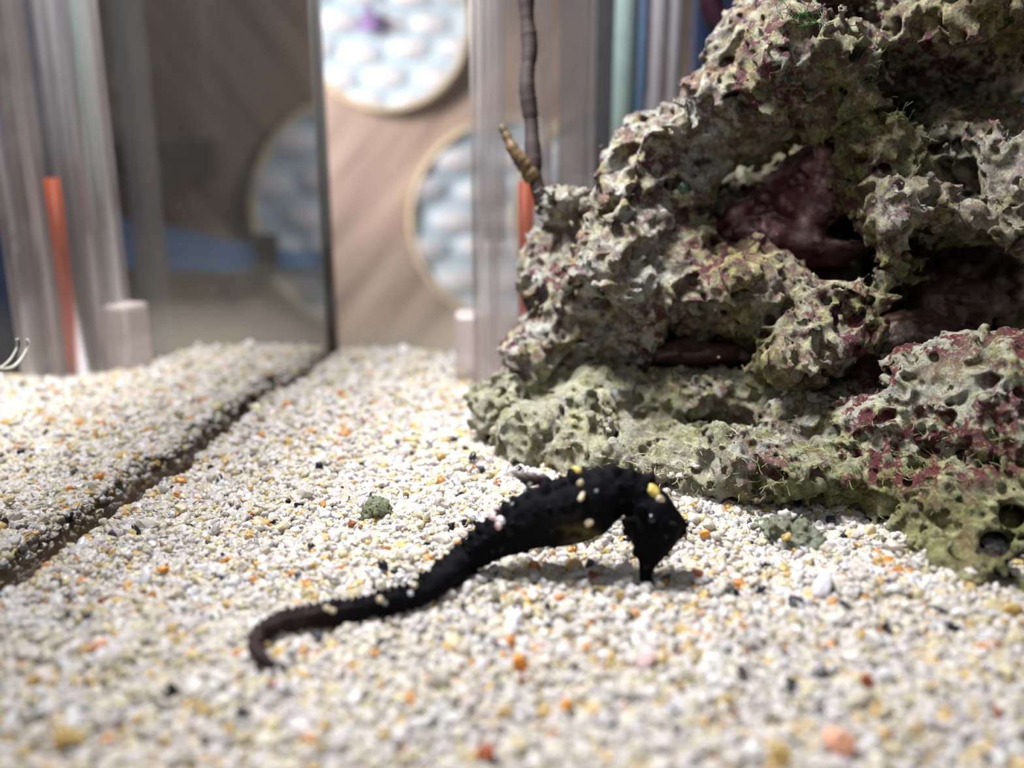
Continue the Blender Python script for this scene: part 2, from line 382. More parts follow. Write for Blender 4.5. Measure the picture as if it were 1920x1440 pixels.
LO = [
    (912, 795, 9.5, 18, 38, 0.25), (965, 745, 9.3, 52, 70, 0.4), (1000, 825, 8.8, 66, 72, 0.5), (1110, 868, 8.4, 115, 52, 0.6),
    (1110, 790, 8.9, 120, 95, 0.8), (1120, 720, 9.4, 150, 55, 0.8), (1230, 866, 8.05, 120, 78, 0.8), (1300, 750, 8.9, 200, 60, 0.9), (1350, 880, 7.8, 120, 80, 0.8),
    (1500, 885, 7.45, 150, 85, 0.9), (1520, 770, 8.2, 160, 70, 0.9), (1650, 900, 7.2, 130, 80, 0.8), (1700, 780, 7.4, 150, 105, 0.9), (1590, 790, 7.6, 120, 70, 0.8),
    (1800, 750, 7.2, 130, 110, 0.8), (1900, 720, 7.0, 110, 110, 0.8), (1880, 850, 7.0, 150, 130, 0.9), (1770, 950, 6.9, 150, 100, 0.8),
    (1900, 1000, 6.7, 130, 85, 0.6), (1760, 1045, 6.8, 120, 45, 0.5), (1650, 1015, 7.05, 110, 42, 0.5), (1860, 1075, 6.5, 120, 32, 0.4),
    (1400, 830, 10, 300, 150, 1.3), (1750, 850, 9, 260, 230, 1.4), (1420, 740, 8.9, 160, 55, 0.7),
]
LOC = [
    (1560, 955, 6.9, 90, 24, 0.35), (1897, 968, 6.2, 19, 17, 0.7), (1864, 1020, 6.2, 21, 19, 0.7), (1560, 700, 7.8, 130, 28, 0.6, 0),
    (1915, 1060, 6.3, 22, 22, 0.5),
]
rock_lo = build_rock('live_rock', LO, LOC, (-0.75, -2.5, 6.35), (5.0, 0.75, 11.3), 0.0215, m_rock_lo, 23, attr_lo,
                     (3200, 0.022, 0.07), (1500, 0.025, 0.065), amps=(0.08, 0.055, 0.034), holes=((1897, 968, 21, 6.0, 7.3), (1864, 1021, 23, 6.0, 7.3), (1918, 1062, 22, 6.0, 7.0), (1560, 815, 9, 7, 8), (1702, 905, 9, 6.5, 7.5)))
tag(rock_lo, 'long low live rock with maroon spots lying half buried in the sand', 'rock')

UPI = [(1540, 400, 9.0, 135, 115, 0.8), (1450, 430, 9.1, 90, 70, 0.5), (1600, 300, 8.75, 90, 45, 0.5)]
inner = build_rock('purple_stone', UPI, [(1600, 420, 8.5, 60, 40, 0.55)], (1.9, 0.8, 8.5), (4.4, 3.2, 11.2), 0.032, m_purple, 5, lambda a, b, c, d: {},
                   (60, 0.03, 0.07), (60, 0.05, 0.12), amps=(0.06, 0.03, 0.008))
tag(inner, 'smooth purple coralline stone seen inside the cave of the large rock', 'stone')
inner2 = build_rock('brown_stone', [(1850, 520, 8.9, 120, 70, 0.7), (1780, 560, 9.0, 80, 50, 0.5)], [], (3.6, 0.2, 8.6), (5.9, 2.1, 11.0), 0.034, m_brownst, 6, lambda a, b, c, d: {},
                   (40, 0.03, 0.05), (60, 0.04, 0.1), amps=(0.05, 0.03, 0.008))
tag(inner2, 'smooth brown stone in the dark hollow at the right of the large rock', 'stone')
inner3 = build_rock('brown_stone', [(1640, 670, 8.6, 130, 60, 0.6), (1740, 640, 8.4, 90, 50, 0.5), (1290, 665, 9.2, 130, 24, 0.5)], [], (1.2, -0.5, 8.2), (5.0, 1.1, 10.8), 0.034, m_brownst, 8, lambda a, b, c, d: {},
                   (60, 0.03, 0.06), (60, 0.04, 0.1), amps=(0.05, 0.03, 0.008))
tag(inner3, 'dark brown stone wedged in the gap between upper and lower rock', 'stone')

RUB = [(1475, 1000, 7.15, 52, 36, 0.3), (1500, 1030, 7.1, 42, 30, 0.28), (1440, 985, 7.2, 25, 14, 0.2)]
rub = build_rock('rock_fragment', RUB, [], (1.5, -1.75, 6.9), (2.7, -0.9, 8.0), 0.015, m_rock_gr, 31,
                 lambda px, py, V, Wv: {'pale': 0.25+0*px, 'green': 0.35+0*px, 'red': 0.25+0*px}, (260, 0.016, 0.04), (260, 0.015, 0.04), amps=(0.03, 0.02, 0.012), k=0.1)
tag(rub, 'grey-green rock fragment sunk in the sand in front of the lower rock', 'rock')
g0 = G(705, 975); d0 = float((g0-CP)@AF)
peb = build_rock('rock_fragment', [(706, 950, d0-0.1, 24, 22, 0.13), (690, 965, d0-0.1, 16, 14, 0.1)], [], ((660-960)/FPX*d0, -(1000-720)/FPX*d0, d0-0.3), ((750-960)/FPX*d0, -(915-720)/FPX*d0, d0+0.4), 0.009, m_rock_gr, 33,
                 lambda px, py, V, Wv: {'pale': 0.1+0*px, 'green': 0.8+0*px, 'red': 0.0+0*px}, (60, 0.012, 0.03), (60, 0.012, 0.03), amps=(0.02, 0.01, 0.006), k=0.06)
tag(peb, 'little green algae-covered pebble alone on open sand left of the seahorse', 'pebble')

# ------------------------------------------------------------------ tank and room
def glass_left():
    m, nt, b, o = M('water_backed_glass'); t = NT(nt); nt.nodes.remove(b)
    g = t.n('ShaderNodeBsdfGlossy'); g.inputs['Color'].default_value = (0.93, 0.93, 0.92, 1); g.inputs['Roughness'].default_value = 0.006
    d = t.n('ShaderNodeBsdfDiffuse'); d.inputs['Color'].default_value = (0.6, 0.58, 0.52, 1)
    f = t.ramp(t.noise(t.obj(), 3, 6, 0.7), [(0.5, 0.012), (0.8, 0.06)])
    ms = t.n('ShaderNodeMixShader'); t.l(f, ms.inputs[0]); t.l(g.outputs[0], ms.inputs[1]); t.l(d.outputs[0], ms.inputs[2])
    # brown diffuse band mixed into the glass low down, along the sand line
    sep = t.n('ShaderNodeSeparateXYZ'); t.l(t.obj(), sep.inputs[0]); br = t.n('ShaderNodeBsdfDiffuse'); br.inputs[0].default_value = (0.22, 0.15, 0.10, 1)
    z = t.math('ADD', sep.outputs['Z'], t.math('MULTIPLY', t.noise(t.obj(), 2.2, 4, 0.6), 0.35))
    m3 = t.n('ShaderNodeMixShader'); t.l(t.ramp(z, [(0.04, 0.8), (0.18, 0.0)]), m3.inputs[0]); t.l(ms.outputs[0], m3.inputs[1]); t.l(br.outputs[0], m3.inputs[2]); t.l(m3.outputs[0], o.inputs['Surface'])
    return m
def glass_back():
    m, nt, b, o = M('clear_tank_glass'); t = NT(nt); nt.nodes.remove(b)
    tr = t.n('ShaderNodeBsdfTransparent'); tr.inputs[0].default_value = (0.95, 0.97, 0.96, 1)
    gl = t.n('ShaderNodeBsdfGlossy'); gl.inputs['Roughness'].default_value = 0.02
    m1 = t.n('ShaderNodeMixShader'); m1.inputs[0].default_value = 0.03; t.l(tr.outputs[0], m1.inputs[1]); t.l(gl.outputs[0], m1.inputs[2])
    d = t.n('ShaderNodeBsdfDiffuse'); d.inputs['Color'].default_value = (0.55, 0.5, 0.42, 1)
    sep = t.n('ShaderNodeSeparateXYZ'); t.l(t.obj(), sep.inputs[0])
    f = t.ramp(t.math('DIVIDE', sep.outputs['Z'], 2.0), [(0.0, 0.32), (0.35, 0.06), (1.0, 0.015)])
    ms = t.n('ShaderNodeMixShader'); t.l(f, ms.inputs[0]); t.l(m1.outputs[0], ms.inputs[1]); t.l(d.outputs[0], ms.inputs[2]); t.l(ms.outputs[0], o.inputs['Surface'])
    return m
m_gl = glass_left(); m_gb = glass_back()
a3 = lambda xy, z: np.array([xy[0], xy[1], z])
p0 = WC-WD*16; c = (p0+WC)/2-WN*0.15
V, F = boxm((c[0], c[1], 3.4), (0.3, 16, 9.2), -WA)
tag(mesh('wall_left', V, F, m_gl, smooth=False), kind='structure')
bd = np.array([math.cos(WA), -math.sin(WA)]); BW = 16.0
c = WC+bd*(BW/2)+WD*0.12
V, F = boxm((c[0], c[1], 5.5), (BW, 0.2, 13), -WA)
tag(mesh('wall_back', V, F, m_gb, smooth=False), kind='structure')
c = WC+bd*BW/2-WD*8
V, F = boxm((c[0], c[1], -1.3), (BW+0.6, 16.4, 0.3), -WA)
tag(mesh('floor', V, F, plain('tank_base', (0.12, 0.11, 0.1)), smooth=False), kind='structure')
c = WC+bd*0.05-WD*0.05
V, F = tube_mesh([(c[0], c[1], -1), (c[0], c[1], 4), (c[0], c[1], 12)], 0.042, 12)
tag(mesh('trim_1', V, F, plain('silicone_seam', (0.20, 0.19, 0.18), 0.4)), kind='structure')

def wood():
    m, nt, b, o = M('diagonal_brown_wood'); t = NT(nt)
    mp = t.n('ShaderNodeMapping'); mp.inputs['Rotation'].default_value = (0, math.radians(50), 0); t.l(t.obj(), mp.inputs['Vector'])
    mp2 = t.n('ShaderNodeMapping'); mp2.inputs['Scale'].default_value = (0.16, 1, 1.5); t.l(mp.outputs[0], mp2.inputs['Vector'])
    f = t.noise(mp2.outputs[0], 0.62, 3, 0.5)
    c = t.ramp(f, [(0.30, (0.15, 0.098, 0.080)), (0.48, (0.30, 0.205, 0.165)), (0.70, (0.46, 0.33, 0.27))])
    t.l(c, b.inputs['Base Color']); b.inputs['Roughness'].default_value = 0.6; return m
YB = 30.0
V, F = boxm((8, YB+0.6, 6), (110, 1.0, 64))
tag(mesh('wall_far', V, F, wood(), smooth=False, origin=(0, YB, 0)), kind='structure')

def plate_mats():
    m, nt, b, o = M('plate_face'); t = NT(nt)
    a = t.attr('bump').outputs['Fac']
    c = t.ramp(a, [(0.15, (0.46, 0.54, 0.62)), (0.55, (0.62, 0.62, 0.67)), (1.0, (0.76, 0.66, 0.68))])
    t.l(c, b.inputs['Base Color']); b.inputs['Roughness'].default_value = 0.45
    return m, plain('plate_rim', (0.66, 0.52, 0.36), 0.5, 0.06)
m_face, m_rim = plate_mats()
def plate(cx, cz, R, label, seed):
    r = np.random.default_rng(seed); root = empty('round_plate', (cx, YB, cz))
    nr, na = 60, 110; rr = np.linspace(0, R*0.93, nr); V = []; B = []
    dx, dz = R*0.56, R*0.30; cs = []
    for j in range(-4, 5):
        for i in range(-3, 4):
            cs.append(((i+(j % 2)*0.5)*dx+r.normal()*0.04*R, j*dz+r.normal()*0.03*R))
    cs = np.array(cs)
    for q in rr:
        for k in range(na):
            a = 2*math.pi*k/na; x, z = q*math.cos(a), q*math.sin(a)
            e = 1-np.sqrt(((x-cs[:, 0])/(dx*0.47))**2+((z-cs[:, 1])/(dz*0.46))**2); e = max(0, float(e.max())); h = math.sqrt(e)
            dish = 0.12*R*(q/R)**2
            V.append((cx+x, YB-0.25-dish-h*0.11*R, cz+z)); B.append(h)
    F = [(i*na+k, i*na+(k+1) % na, (i+1)*na+(k+1) % na, (i+1)*na+k) for i in range(nr-1) for k in range(na)]
    mesh('dish_face', V, F, m_face, root, attrs={'bump': B})
    pts = [(R*0.94, -0.25), (R*0.93, -0.30-0.16*R), (R*0.97, -0.36-0.17*R), (R, -0.25-0.14*R), (R*1.0, -0.1), (R*0.94, 0.0)]; V = []; F = []; n = 110
    for (q, y) in pts:
        for k in range(n): a = 2*math.pi*k/n; V.append((cx+q*math.cos(a), YB+y, cz+q*math.sin(a)))
    m_ = len(pts)
    for i in range(m_):
        for k in range(n): F.append((i*n+k, i*n+(k+1) % n, ((i+1) % m_)*n+(k+1) % n, ((i+1) % m_)*n+k))
    mesh('rim', V, F, m_rim, root)
    return tag(root, label, 'plate', 'round cream-rimmed plates on the brown wood behind the tank')
q = onY(722, 40, YB-0.5); e = onY(868, 40, YB-0.5)
pl1 = plate(q[0], q[2], (e[0]-q[0])*1.12, 'upper round cream-rimmed plate behind the tank, with a purple mark', 12)
qq = onY(692, 32, YB-0.8)
Vm, Fm = [], []
star = [(-1.0, -0.55), (-0.35, -0.35), (-0.25, 0.2), (0.1, 0.75), (0.25, 0.15), (0.95, -0.1), (0.5, -0.5), (0.0, -0.75)]
for y in (0, -0.06):
    for (a, b) in star: Vm.append((qq[0]+a*0.62, qq[1]+y, qq[2]+b*0.55))
n = len(star); Fm = [tuple(range(n, 2*n)), tuple(range(n))[::-1]]+[(k, (k+1) % n, n+(k+1) % n, n+k) for k in range(n)]
tag(mesh('purple_mark', Vm, Fm, plain('purple_paint', (0.30, 0.18, 0.42)), pl1), 'small purple mark near the plate top')
q = onY(958, 415, YB-0.5); e = onY(764, 415, YB-0.5)
plate(q[0], q[2], (q[0]-e[0])*0.99, 'lower round cream-rimmed plate partly behind the clear lift tube', 2)
q = seen_in_glass(672, 405, YB-0.5); e = seen_in_glass(478, 405, YB-0.5)
plate(q[0], q[2], abs(e[0]-q[0]), 'dim round plate seen only as a reflection in the left glass', 3)

# blue strap and dark fittings on the right of the wood wall, shown by the left glass
m_blue = plain('blue_cloth', (0.10, 0.27, 0.58), 0.6, 0.1, 1.0); m_dark = plain('dark_plastic', (0.020, 0.020, 0.026), 0.4, 0.1)
def strip(name, pts, mat, th=0.25, y=YB-1.6, parent=None):
    V = []; F = []; n = len(pts)
    for yy in (y, y-th):
        for (px, a, b) in pts:
            t_ = seen_in_glass(px, a, yy); b_ = seen_in_glass(px, b, yy); V += [t_, b_]
    for k in range(n-1):
        a = 2*k; o = 2*n
        F += [(a, a+1, a+3, a+2), (o+a, o+a+2, o+a+3, o+a+1), (a, a+2, o+a+2, o+a), (a+1, o+a+1, o+a+3, a+3)]
    F += [(0, 2*n, 2*n+1, 1), (2*n-2, 2*n-1, 4*n-1, 4*n-2)]
    return mesh(name, V, F, mat, parent, smooth=False)
o = strip('blue_strap', [(-60, 395, 505), (100, 400, 503), (230, 410, 503), (330, 428, 508), (420, 450, 510), (500, 460, 505), (560, 472, 500), (700, 474, 500)], m_blue)
tag(o, 'blue strap running across the dark area in the left glass reflection', 'strap')
o = strip('strap_clip', [(478, 436, 520), (522, 440, 520)], m_dark, 0.5, YB-1.95)
tag(o, 'dark clip on the blue strap beside the reflected plate', 'clip')
o = strip('strap_clip', [(608, 458, 545), (655, 458, 545)], m_dark, 0.5, YB-1.95)
tag(o, 'dark clip on the blue strap next to the tank corner', 'clip')
o = strip('shelf_bar', [(150, 262, 335), (400, 262, 335)], m_dark, 2.4, YB)
tag(o, 'short dark shelf bar above the blue strap in the reflection', 'shelf')
# blue panel behind the tank above the rock and a dark hose end
YP = 15.9; q0 = onY(1300, 60, YP); q1 = onY(2150, -200, YP)
V, F = boxm(((q0[0]+q1[0])/2, YP, 3.5), (q1[0]-q0[0], 0.6, 11))
tag(bevel(mesh('blue_box', V, F, plain('blue_plastic', (0.035, 0.085, 0.26), 0.4, 0.1, 0.5), smooth=False), 0.1), 'dark blue box behind the tank, seen above the top of the large rock', 'box')
q = onY(1394, -6, 12.5)
V, F = tube_mesh([(q[0]+0.42*math.cos(a), 12.5, q[2]+0.42*math.sin(a)) for a in np.linspace(0, 2*math.pi, 30)], 0.15, 10, False)
tag(mesh('dark_ring', V, F, plain('maroon_rubber', (0.035, 0.008, 0.02), 0.4)), 'dark maroon ring in front of the blue box at the top edge', 'ring')

# lift-tube assembly standing at the back of the tank
m_ac = acrylic('clear_acrylic', edge=(0.86, 0.80, 0.80), body=0.03, rim=1.0, power=2.6)
m_ac2 = acrylic('milky_acrylic', edge=(0.74, 0.65, 0.64), body=0.5, rim=0.5, power=1.5)
m_or = plain('orange_rod', (1.0, 0.15, 0.03), 0.35, 0.1, 4)
def at_back(px, dy=0.0):
    p = onY(px, 640, 13.1+dy); return p
def zat(py, y, px=960): return float(onY(px, py, y)[2])
YT = 11.8
def xs(px, y=None):
    y = YT if y is None else y
    return _xs(px, y)
def _xs(px, y): r = rdir(px, 400); return (CP+r*(y/r[1]))[0]
xl, xr = xs(884), xs(1104); R = (xr-xl)/2; cx = (xl+xr)/2; ZG = float(H(cx, YT))-0.3
root = empty('lift_tube', (cx, YT, ZG))
V, F = pipe((cx, YT), R, ZG, 9.5, 0.09, 64); mesh('outer_tube', V, F, m_ac, root)
V, F = pipe((cx-R*0.18, YT-0.12), R*0.52, ZG, 9.5, 0.07, 48); mesh('inner_tube', V, F, m_ac, root)
V, F = pipe((cx-R*0.62, YT+0.1), R*0.20, zat(452, YT), 9.5, 0.05, 32); mesh('dip_tube', V, F, m_ac, root)
V, F = boxm((xs(1072), YT+0.1, (ZG+9.5)/2), (xs(1098)-xs(1046), 0.25, 9.5-ZG)); bevel(mesh('milky_panel', V, F, m_ac2, root, smooth=False), 0.03)
tag(root, 'clear acrylic lift tube with nested pipes standing behind the rock', 'tube')
V, F = tube_mesh([(xs(988), YT-0.15, ZG), (xs(987), YT-0.15, ZG+1.2), (xs(986), YT-0.15, zat(338, YT))], [0.105, 0.105, 0.1], 20)
tag(mesh('orange_rod', V, F, m_or), 'orange rod standing upright inside the clear lift tube', 'rod')
fx = xs(862); V, F = boxm((xs(880), YT+0.1, (ZG+zat(588, YT))/2), (0.42, 0.5, zat(588, YT)-ZG))
tag(bevel(mesh('acrylic_foot', V, F, m_ac2, smooth=False), 0.05), 'small milky acrylic block at the foot of the clear lift tube', 'block')
# filter box panes to the right
xa, xb = xs(1108, 15.3), xs(1140, 15.3)
V, F = boxm(((xa+xb)/2, 15.3, 4.5), (xb-xa, 0.5, 12)); tag(mesh('dark_post', V, F, plain('grey_plastic', (0.06, 0.055, 0.065), 0.4), smooth=False), 'dark grey upright post right of the clear lift tube', 'post')
m_gp = plain('grey_pink_acrylic', (0.62, 0.54, 0.60), 0.25, 0.06); m_bg = plain('blue_grey_acrylic', (0.16, 0.24, 0.40), 0.25, 0.1); m_gg = plain('green_grey_acrylic', (0.45, 0.55, 0.54), 0.25, 0.08)
for (a, b, mt, lab) in ((1143, 1182, m_gg, 'green-grey pipe just right of the dark grey post'), (1182, 1204, m_bg, 'slim blue-grey pipe between the green-grey and pale pipes'),
                        (1208, 1236, m_gp, 'pale grey pipe next to the slim blue-grey pipe'), (1241, 1262, m_gp, 'pale lilac pipe nearest the brown wood, last of the row')):
    x0, x1 = xs(a, 14.4), xs(b, 14.4); V, F = pipe(((x0+x1)/2, 14.4), (x1-x0)/2, -1.1, 9.5, 0.04, 32)
    tag(mesh('filter_pipe', V, F, mt), lab, 'pipe', 'upright pipes behind the rock')

# twig
def curve_pts(ctrl, n=60):
    c = np.array(ctrl, float); t = np.linspace(0, 1, len(c)); tt = np.linspace(0, 1, n)
    out = np.zeros((n, c.shape[1]))
    seg = np.clip((tt*(len(c)-1)).astype(int), 0, len(c)-2); f = tt*(len(c)-1)-seg
    pad = np.vstack([2*c[0]-c[1], c, 2*c[-1]-c[-2]])
    p0, p1, p2, p3 = pad[seg], pad[seg+1], pad[seg+2], pad[seg+3]; f = f[:, None]
    return 0.5*(2*p1+(p2-p0)*f+(2*p0-5*p1+4*p2-p3)*f**2+(3*p1-p0-3*p2+p3)*f**3)
m_twig = plain('dark_twig_bark', (0.012, 0.003, 0.004), 0.8, 0.5, 12); m_twig2 = plain('algae_twig_bark', (0.10, 0.062, 0.022), 0.6, 0.5, 12)
tw = curve_pts([(983, -60, 9.9), (988, 30, 9.9), (993, 90, 9.9), (988, 160, 9.85), (996, 230, 9.85), (1000, 300, 9.8), (1010, 360, 9.8), (1040, 430, 9.9)], 80)
pts = np.array([P(*q) for q in tw]); rad = 0.084+0.008*np.sin(np.arange(80)*0.37)+0.004*rng.standard_normal(80)
rt = empty('twig', pts[-1])
V, F = tube_mesh(pts, rad, 12); mesh('stem', V, F, m_twig, rt)
tw = curve_pts([(1000, 335, 9.8), (985, 312, 9.75), (965, 285, 9.7), (950, 255, 9.7), (940, 236, 9.7)], 30)
pts = np.array([P(*q) for q in tw]); rad = np.linspace(0.10, 0.035, 30)+0.006*rng.standard_normal(30)
V, F = tube_mesh(pts, rad, 12); tag(mesh('side_branch', V, F, m_twig2, rt), 'yellowish brown side branch')
tag(rt, 'thin dark branching twig rising from the left shoulder of the large rock', 'twig')

# fibre caught on the left glass
fp = [onwall(a, b)+np.append(WN*0.04, 0) for a, b in curve_pts([(-25, 690), (8, 690), (26, 678), (38, 660), (44, 645), (41, 636)], 30)]
V, F = tube_mesh(fp, 0.012, 6); tag(mesh('white_fibre', V, F, plain('white_fibre', (0.7, 0.7, 0.6))), 'curled white fibre stuck to the left glass just above the sand', 'fibre')

# ------------------------------------------------------------------ sand
def grain_mat():
    m, nt, b, o = M('coral_sand_grain'); t = NT(nt)
    k = t.attr('tone', 'INSTANCER').outputs['Fac']; v = t.attr('shade', 'INSTANCER').outputs['Fac']
    W0 = (0.90, 0.91, 0.95); 
    c = t.ramp(k, [(0.0, (0.02, 0.025, 0.035)), (0.014, (0.14, 0.14, 0.16)), (0.025, (0.45, 0.16, 0.07)), (0.031, (0.84, 0.42, 0.12)), (0.050, (0.84, 0.64, 0.28)),
                   (0.11, (0.84, 0.77, 0.54)), (0.21, (0.84, 0.80, 0.70)), (0.40, (0.86, 0.82, 0.77)), (0.60, (0.86, 0.82, 0.83)), (0.72, (0.90, 0.88, 0.88)), (0.86, W0), (0.95, (0.95, 0.95, 0.97))], 'CONSTANT')
    c = t.mix(0.28, c, t.ramp(t.noise(t.obj(), 1.4, 3, 0.6), [(0.35, (0.75, 0.66, 0.52)), (0.65, (1, 1, 1))]), 'MULTIPLY')
    c = t.mix(1.0, c, v, 'MULTIPLY')
    t.l(c, b.inputs['Base Color']); b.inputs['Roughness'].default_value = 0.32
    tl = t.n('ShaderNodeBsdfTranslucent'); t.l(c, tl.inputs[0])
    ms = t.n('ShaderNodeMixShader'); ms.inputs[0].default_value = 0.48; t.l(b.outputs[0], ms.inputs[1]); t.l(tl.outputs[0], ms.inputs[2]); t.l(ms.outputs[0], o.inputs['Surface'])
    return m
def bed_mat():
    m, nt, b, o = M('sand_bed'); t = NT(nt)
    c = t.ramp(t.noise(t.obj(), 18, 4, 0.7), [(0.35, (0.62, 0.53, 0.40)), (0.65, (0.80, 0.75, 0.66))]); t.l(c, b.inputs['Base Color'])
    b.inputs['Roughness'].default_value = 0.8; return m
m_grain = grain_mat(); m_bed = bed_mat()
def sand():
    # bed heightfield
    x = np.arange(-4.9, 13, 0.09); y = np.arange(2.2, 15.0, 0.09); X, Y = np.meshgrid(x, y, indexing='ij')
    Z = H(X, Y)-0.05; nx, ny = X.shape; V = np.stack([X, Y, Z], -1).reshape(-1, 3)
    i, j = np.meshgrid(np.arange(nx-1), np.arange(ny-1), indexing='ij'); a = (i*ny+j).ravel(); F = np.stack([a, a+ny, a+ny+1, a+1], 1)
    ce = V[F].mean(1); bk = lambda x_, y_: (x_-WC[0])*WD[0]+(y_-WC[1])*WD[1]
    F = F[(wdist(ce[:, 0], ce[:, 1]) > 0.0) & (bk(ce[:, 0], ce[:, 1]) < 0.0)]
    us = np.unique(F); mp = -np.ones(len(V), int); mp[us] = np.arange(len(us)); V = V[us]; F = mp[F]
    r = np.random.default_rng(3); pts = []; sc = []
    def layer(sp, rad, dz, y0, y1, keep=1.0):
        gx = np.arange(-5, 11, sp); gy = np.arange(y0, y1, sp); A, B = np.meshgrid(gx, gy, indexing='ij'); A = A.ravel()+r.normal(size=A.size)*sp*0.45; B = B.ravel()+r.normal(size=B.size)*sp*0.45
        w = wdist(A, B); d = B*cF+CAMZ*sF; u = A/d*FPX
        ok = (w > 0.03) & (bk(A, B) < -0.04) & (u > -1080) & (u < 1600) & (r.random(len(A)) < keep)
        # under the rocks nothing shows
        hid = (A > 1.3+0.0*B) & (B > 9.0) & (B < 10.8); ok &= ~hid
        A, B = A[ok], B[ok]; z = H(A, B)+dz+r.normal(size=len(A))*rad*0.5
        pts.append(np.stack([A, B, z], 1)); s = rad*np.clip(np.exp(r.normal(size=len(A))*0.28), 0.55, 1.9)
        sc.append(np.stack([s*(0.85+0.6*r.random(len(A))), s*(0.8+0.4*r.random(len(A))), s*(0.6+0.4*r.random(len(A)))], 1))
    layer(0.045, 0.031, -0.03, 3.2, 9.4); layer(0.045, 0.028, -0.005, 3.2, 9.4); layer(0.080, 0.031, 0.015, 3.2, 9.4, 0.7); layer(0.30, 0.046, 0.015, 3.2, 9.4, 0.4)
    layer(0.056, 0.035, -0.02, 9.4, 14.2); layer(0.056, 0.035, 0.005, 9.4, 14.2); layer(0.3, 0.06, 0.02, 9.4, 14.2, 0.4)
    # grains lying on the lower rock and fragment
    for ob, n, f in ((rock_lo, 900, 0.80), (rub, 60, 0.6)):
        me = ob.data; co = np.empty(len(me.vertices)*3, np.float32); me.vertices.foreach_get('co', co); no = np.empty(len(me.vertices)*3, np.float32); me.vertex_normals.foreach_get('vector', no)
        co = co.reshape(-1, 3)+np.array(ob.location); no = no.reshape(-1, 3); px, py, d = w2px(co)
        wgt = (no[:, 2] > f)*(np.exp(-((px-1200)/120)**2)*(py > 800)*6+0.35)*(px < 1780); q = r.choice(len(co), n, replace=False, p=wgt/wgt.sum())
        pts.append(co[q]+[0, 0, 0.01]); s = 0.03*np.exp(r.normal(size=n)*0.25); sc.append(np.stack([s*1.1, s, s*0.75], 1))
    PT = np.concatenate(pts); SC = np.concatenate(sc); n = len(PT); print('grains', n)
    nb = len(V); me = bpy.data.meshes.new('sand')
    me.vertices.add(nb+n); me.vertices.foreach_set('co', np.concatenate([V, PT]).astype(np.float32).ravel())
    me.loops.add(F.size); me.loops.foreach_set('vertex_index', F.astype(np.int32).ravel()); me.polygons.add(len(F)); me.polygons.foreach_set('loop_start', np.arange(0, F.size, 4, dtype=np.int32))
    me.update(calc_edges=True); me.polygons.foreach_set('use_smooth', np.ones(len(F), bool))
    def fa(name, typ, arr, key):
        a = me.attributes.new(name, typ, 'POINT'); a.data.foreach_set(key, np.ascontiguousarray(arr, np.float32).ravel())
    fa('gscale', 'FLOAT_VECTOR', np.concatenate([np.zeros((nb, 3)), SC]), 'vector')
    rot = r.random((nb+n, 3))*2*math.pi; rot[:, :2] = r.normal(size=(nb+n, 2))*0.5
    fa('grot', 'FLOAT_VECTOR', rot, 'vector')
    fa('isg', 'FLOAT', np.concatenate([np.zeros(nb), np.ones(n)]), 'value')
    fa('tone', 'FLOAT', r.random(nb+n), 'value'); fa('shade', 'FLOAT', 0.72+0.16*r.random(nb+n), 'value')
    me.materials.append(m_bed); me.materials.append(m_grain)
    ob = bpy.data.objects.new('sand', me); COL.objects.link(ob)
    ng = bpy.data.node_groups.new('sand_grains', 'GeometryNodeTree')
    ng.interface.new_socket('Geometry', in_out='INPUT', socket_type='NodeSocketGeometry'); ng.interface.new_socket('Geometry', in_out='OUTPUT', socket_type='NodeSocketGeometry')
    N = ng.nodes.new; L = ng.links.new
    gi = N('NodeGroupInput'); go = N('NodeGroupOutput')
    def na(name, t):
        x = N('GeometryNodeInputNamedAttribute'); x.data_type = t; x.inputs['Name'].default_value = name; return x.outputs[0]
    jn = N('GeometryNodeJoinGeometry')
    for k in range(14):
        ic = N('GeometryNodeMeshIcoSphere'); ic.inputs['Radius'].default_value = 1; ic.inputs['Subdivisions'].default_value = 3
        nzz = N('ShaderNodeTexNoise'); nzz.noise_dimensions = '4D'; nzz.inputs['W'].default_value = k*3.7; nzz.inputs['Scale'].default_value = 0.95; nzz.inputs['Detail'].default_value = 1.2
        sb = N('ShaderNodeVectorMath'); sb.operation = 'SUBTRACT'; sb.inputs[1].default_value = (0.5, 0.5, 0.5); L(nzz.outputs['Color'], sb.inputs[0])
        ml = N('ShaderNodeVectorMath'); ml.operation = 'SCALE'; ml.inputs['Scale'].default_value = 2.0; L(sb.outputs[0], ml.inputs[0])
        sp = N('GeometryNodeSetPosition'); L(ic.outputs['Mesh'], sp.inputs['Geometry']); L(ml.outputs[0], sp.inputs['Offset'])
        ss = N('GeometryNodeSetShadeSmooth'); L(sp.outputs[0], ss.inputs[0]); ss.inputs['Shade Smooth'].default_value = True
        smt = N('GeometryNodeSetMaterial'); smt.inputs['Material'].default_value = m_grain; L(ss.outputs[0], smt.inputs[0])
        g2 = N('GeometryNodeGeometryToInstance'); L(smt.outputs[0], g2.inputs[0]); L(g2.outputs[0], jn.inputs[0])
    iop = N('GeometryNodeInstanceOnPoints'); L(gi.outputs[0], iop.inputs['Points']); L(na('isg', 'FLOAT'), iop.inputs['Selection'])
    L(jn.outputs[0], iop.inputs['Instance']); iop.inputs['Pick Instance'].default_value = True
    rv = N('FunctionNodeRandomValue'); rv.data_type = 'INT'; rv.inputs[4].default_value = 0; rv.inputs[5].default_value = 13; L(rv.outputs[2], iop.inputs['Instance Index'])
    er = N('FunctionNodeEulerToRotation'); L(na('grot', 'FLOAT_VECTOR'), er.inputs[0]); L(er.outputs[0], iop.inputs['Rotation']); L(na('gscale', 'FLOAT_VECTOR'), iop.inputs['Scale'])
    j2 = N('GeometryNodeJoinGeometry'); 
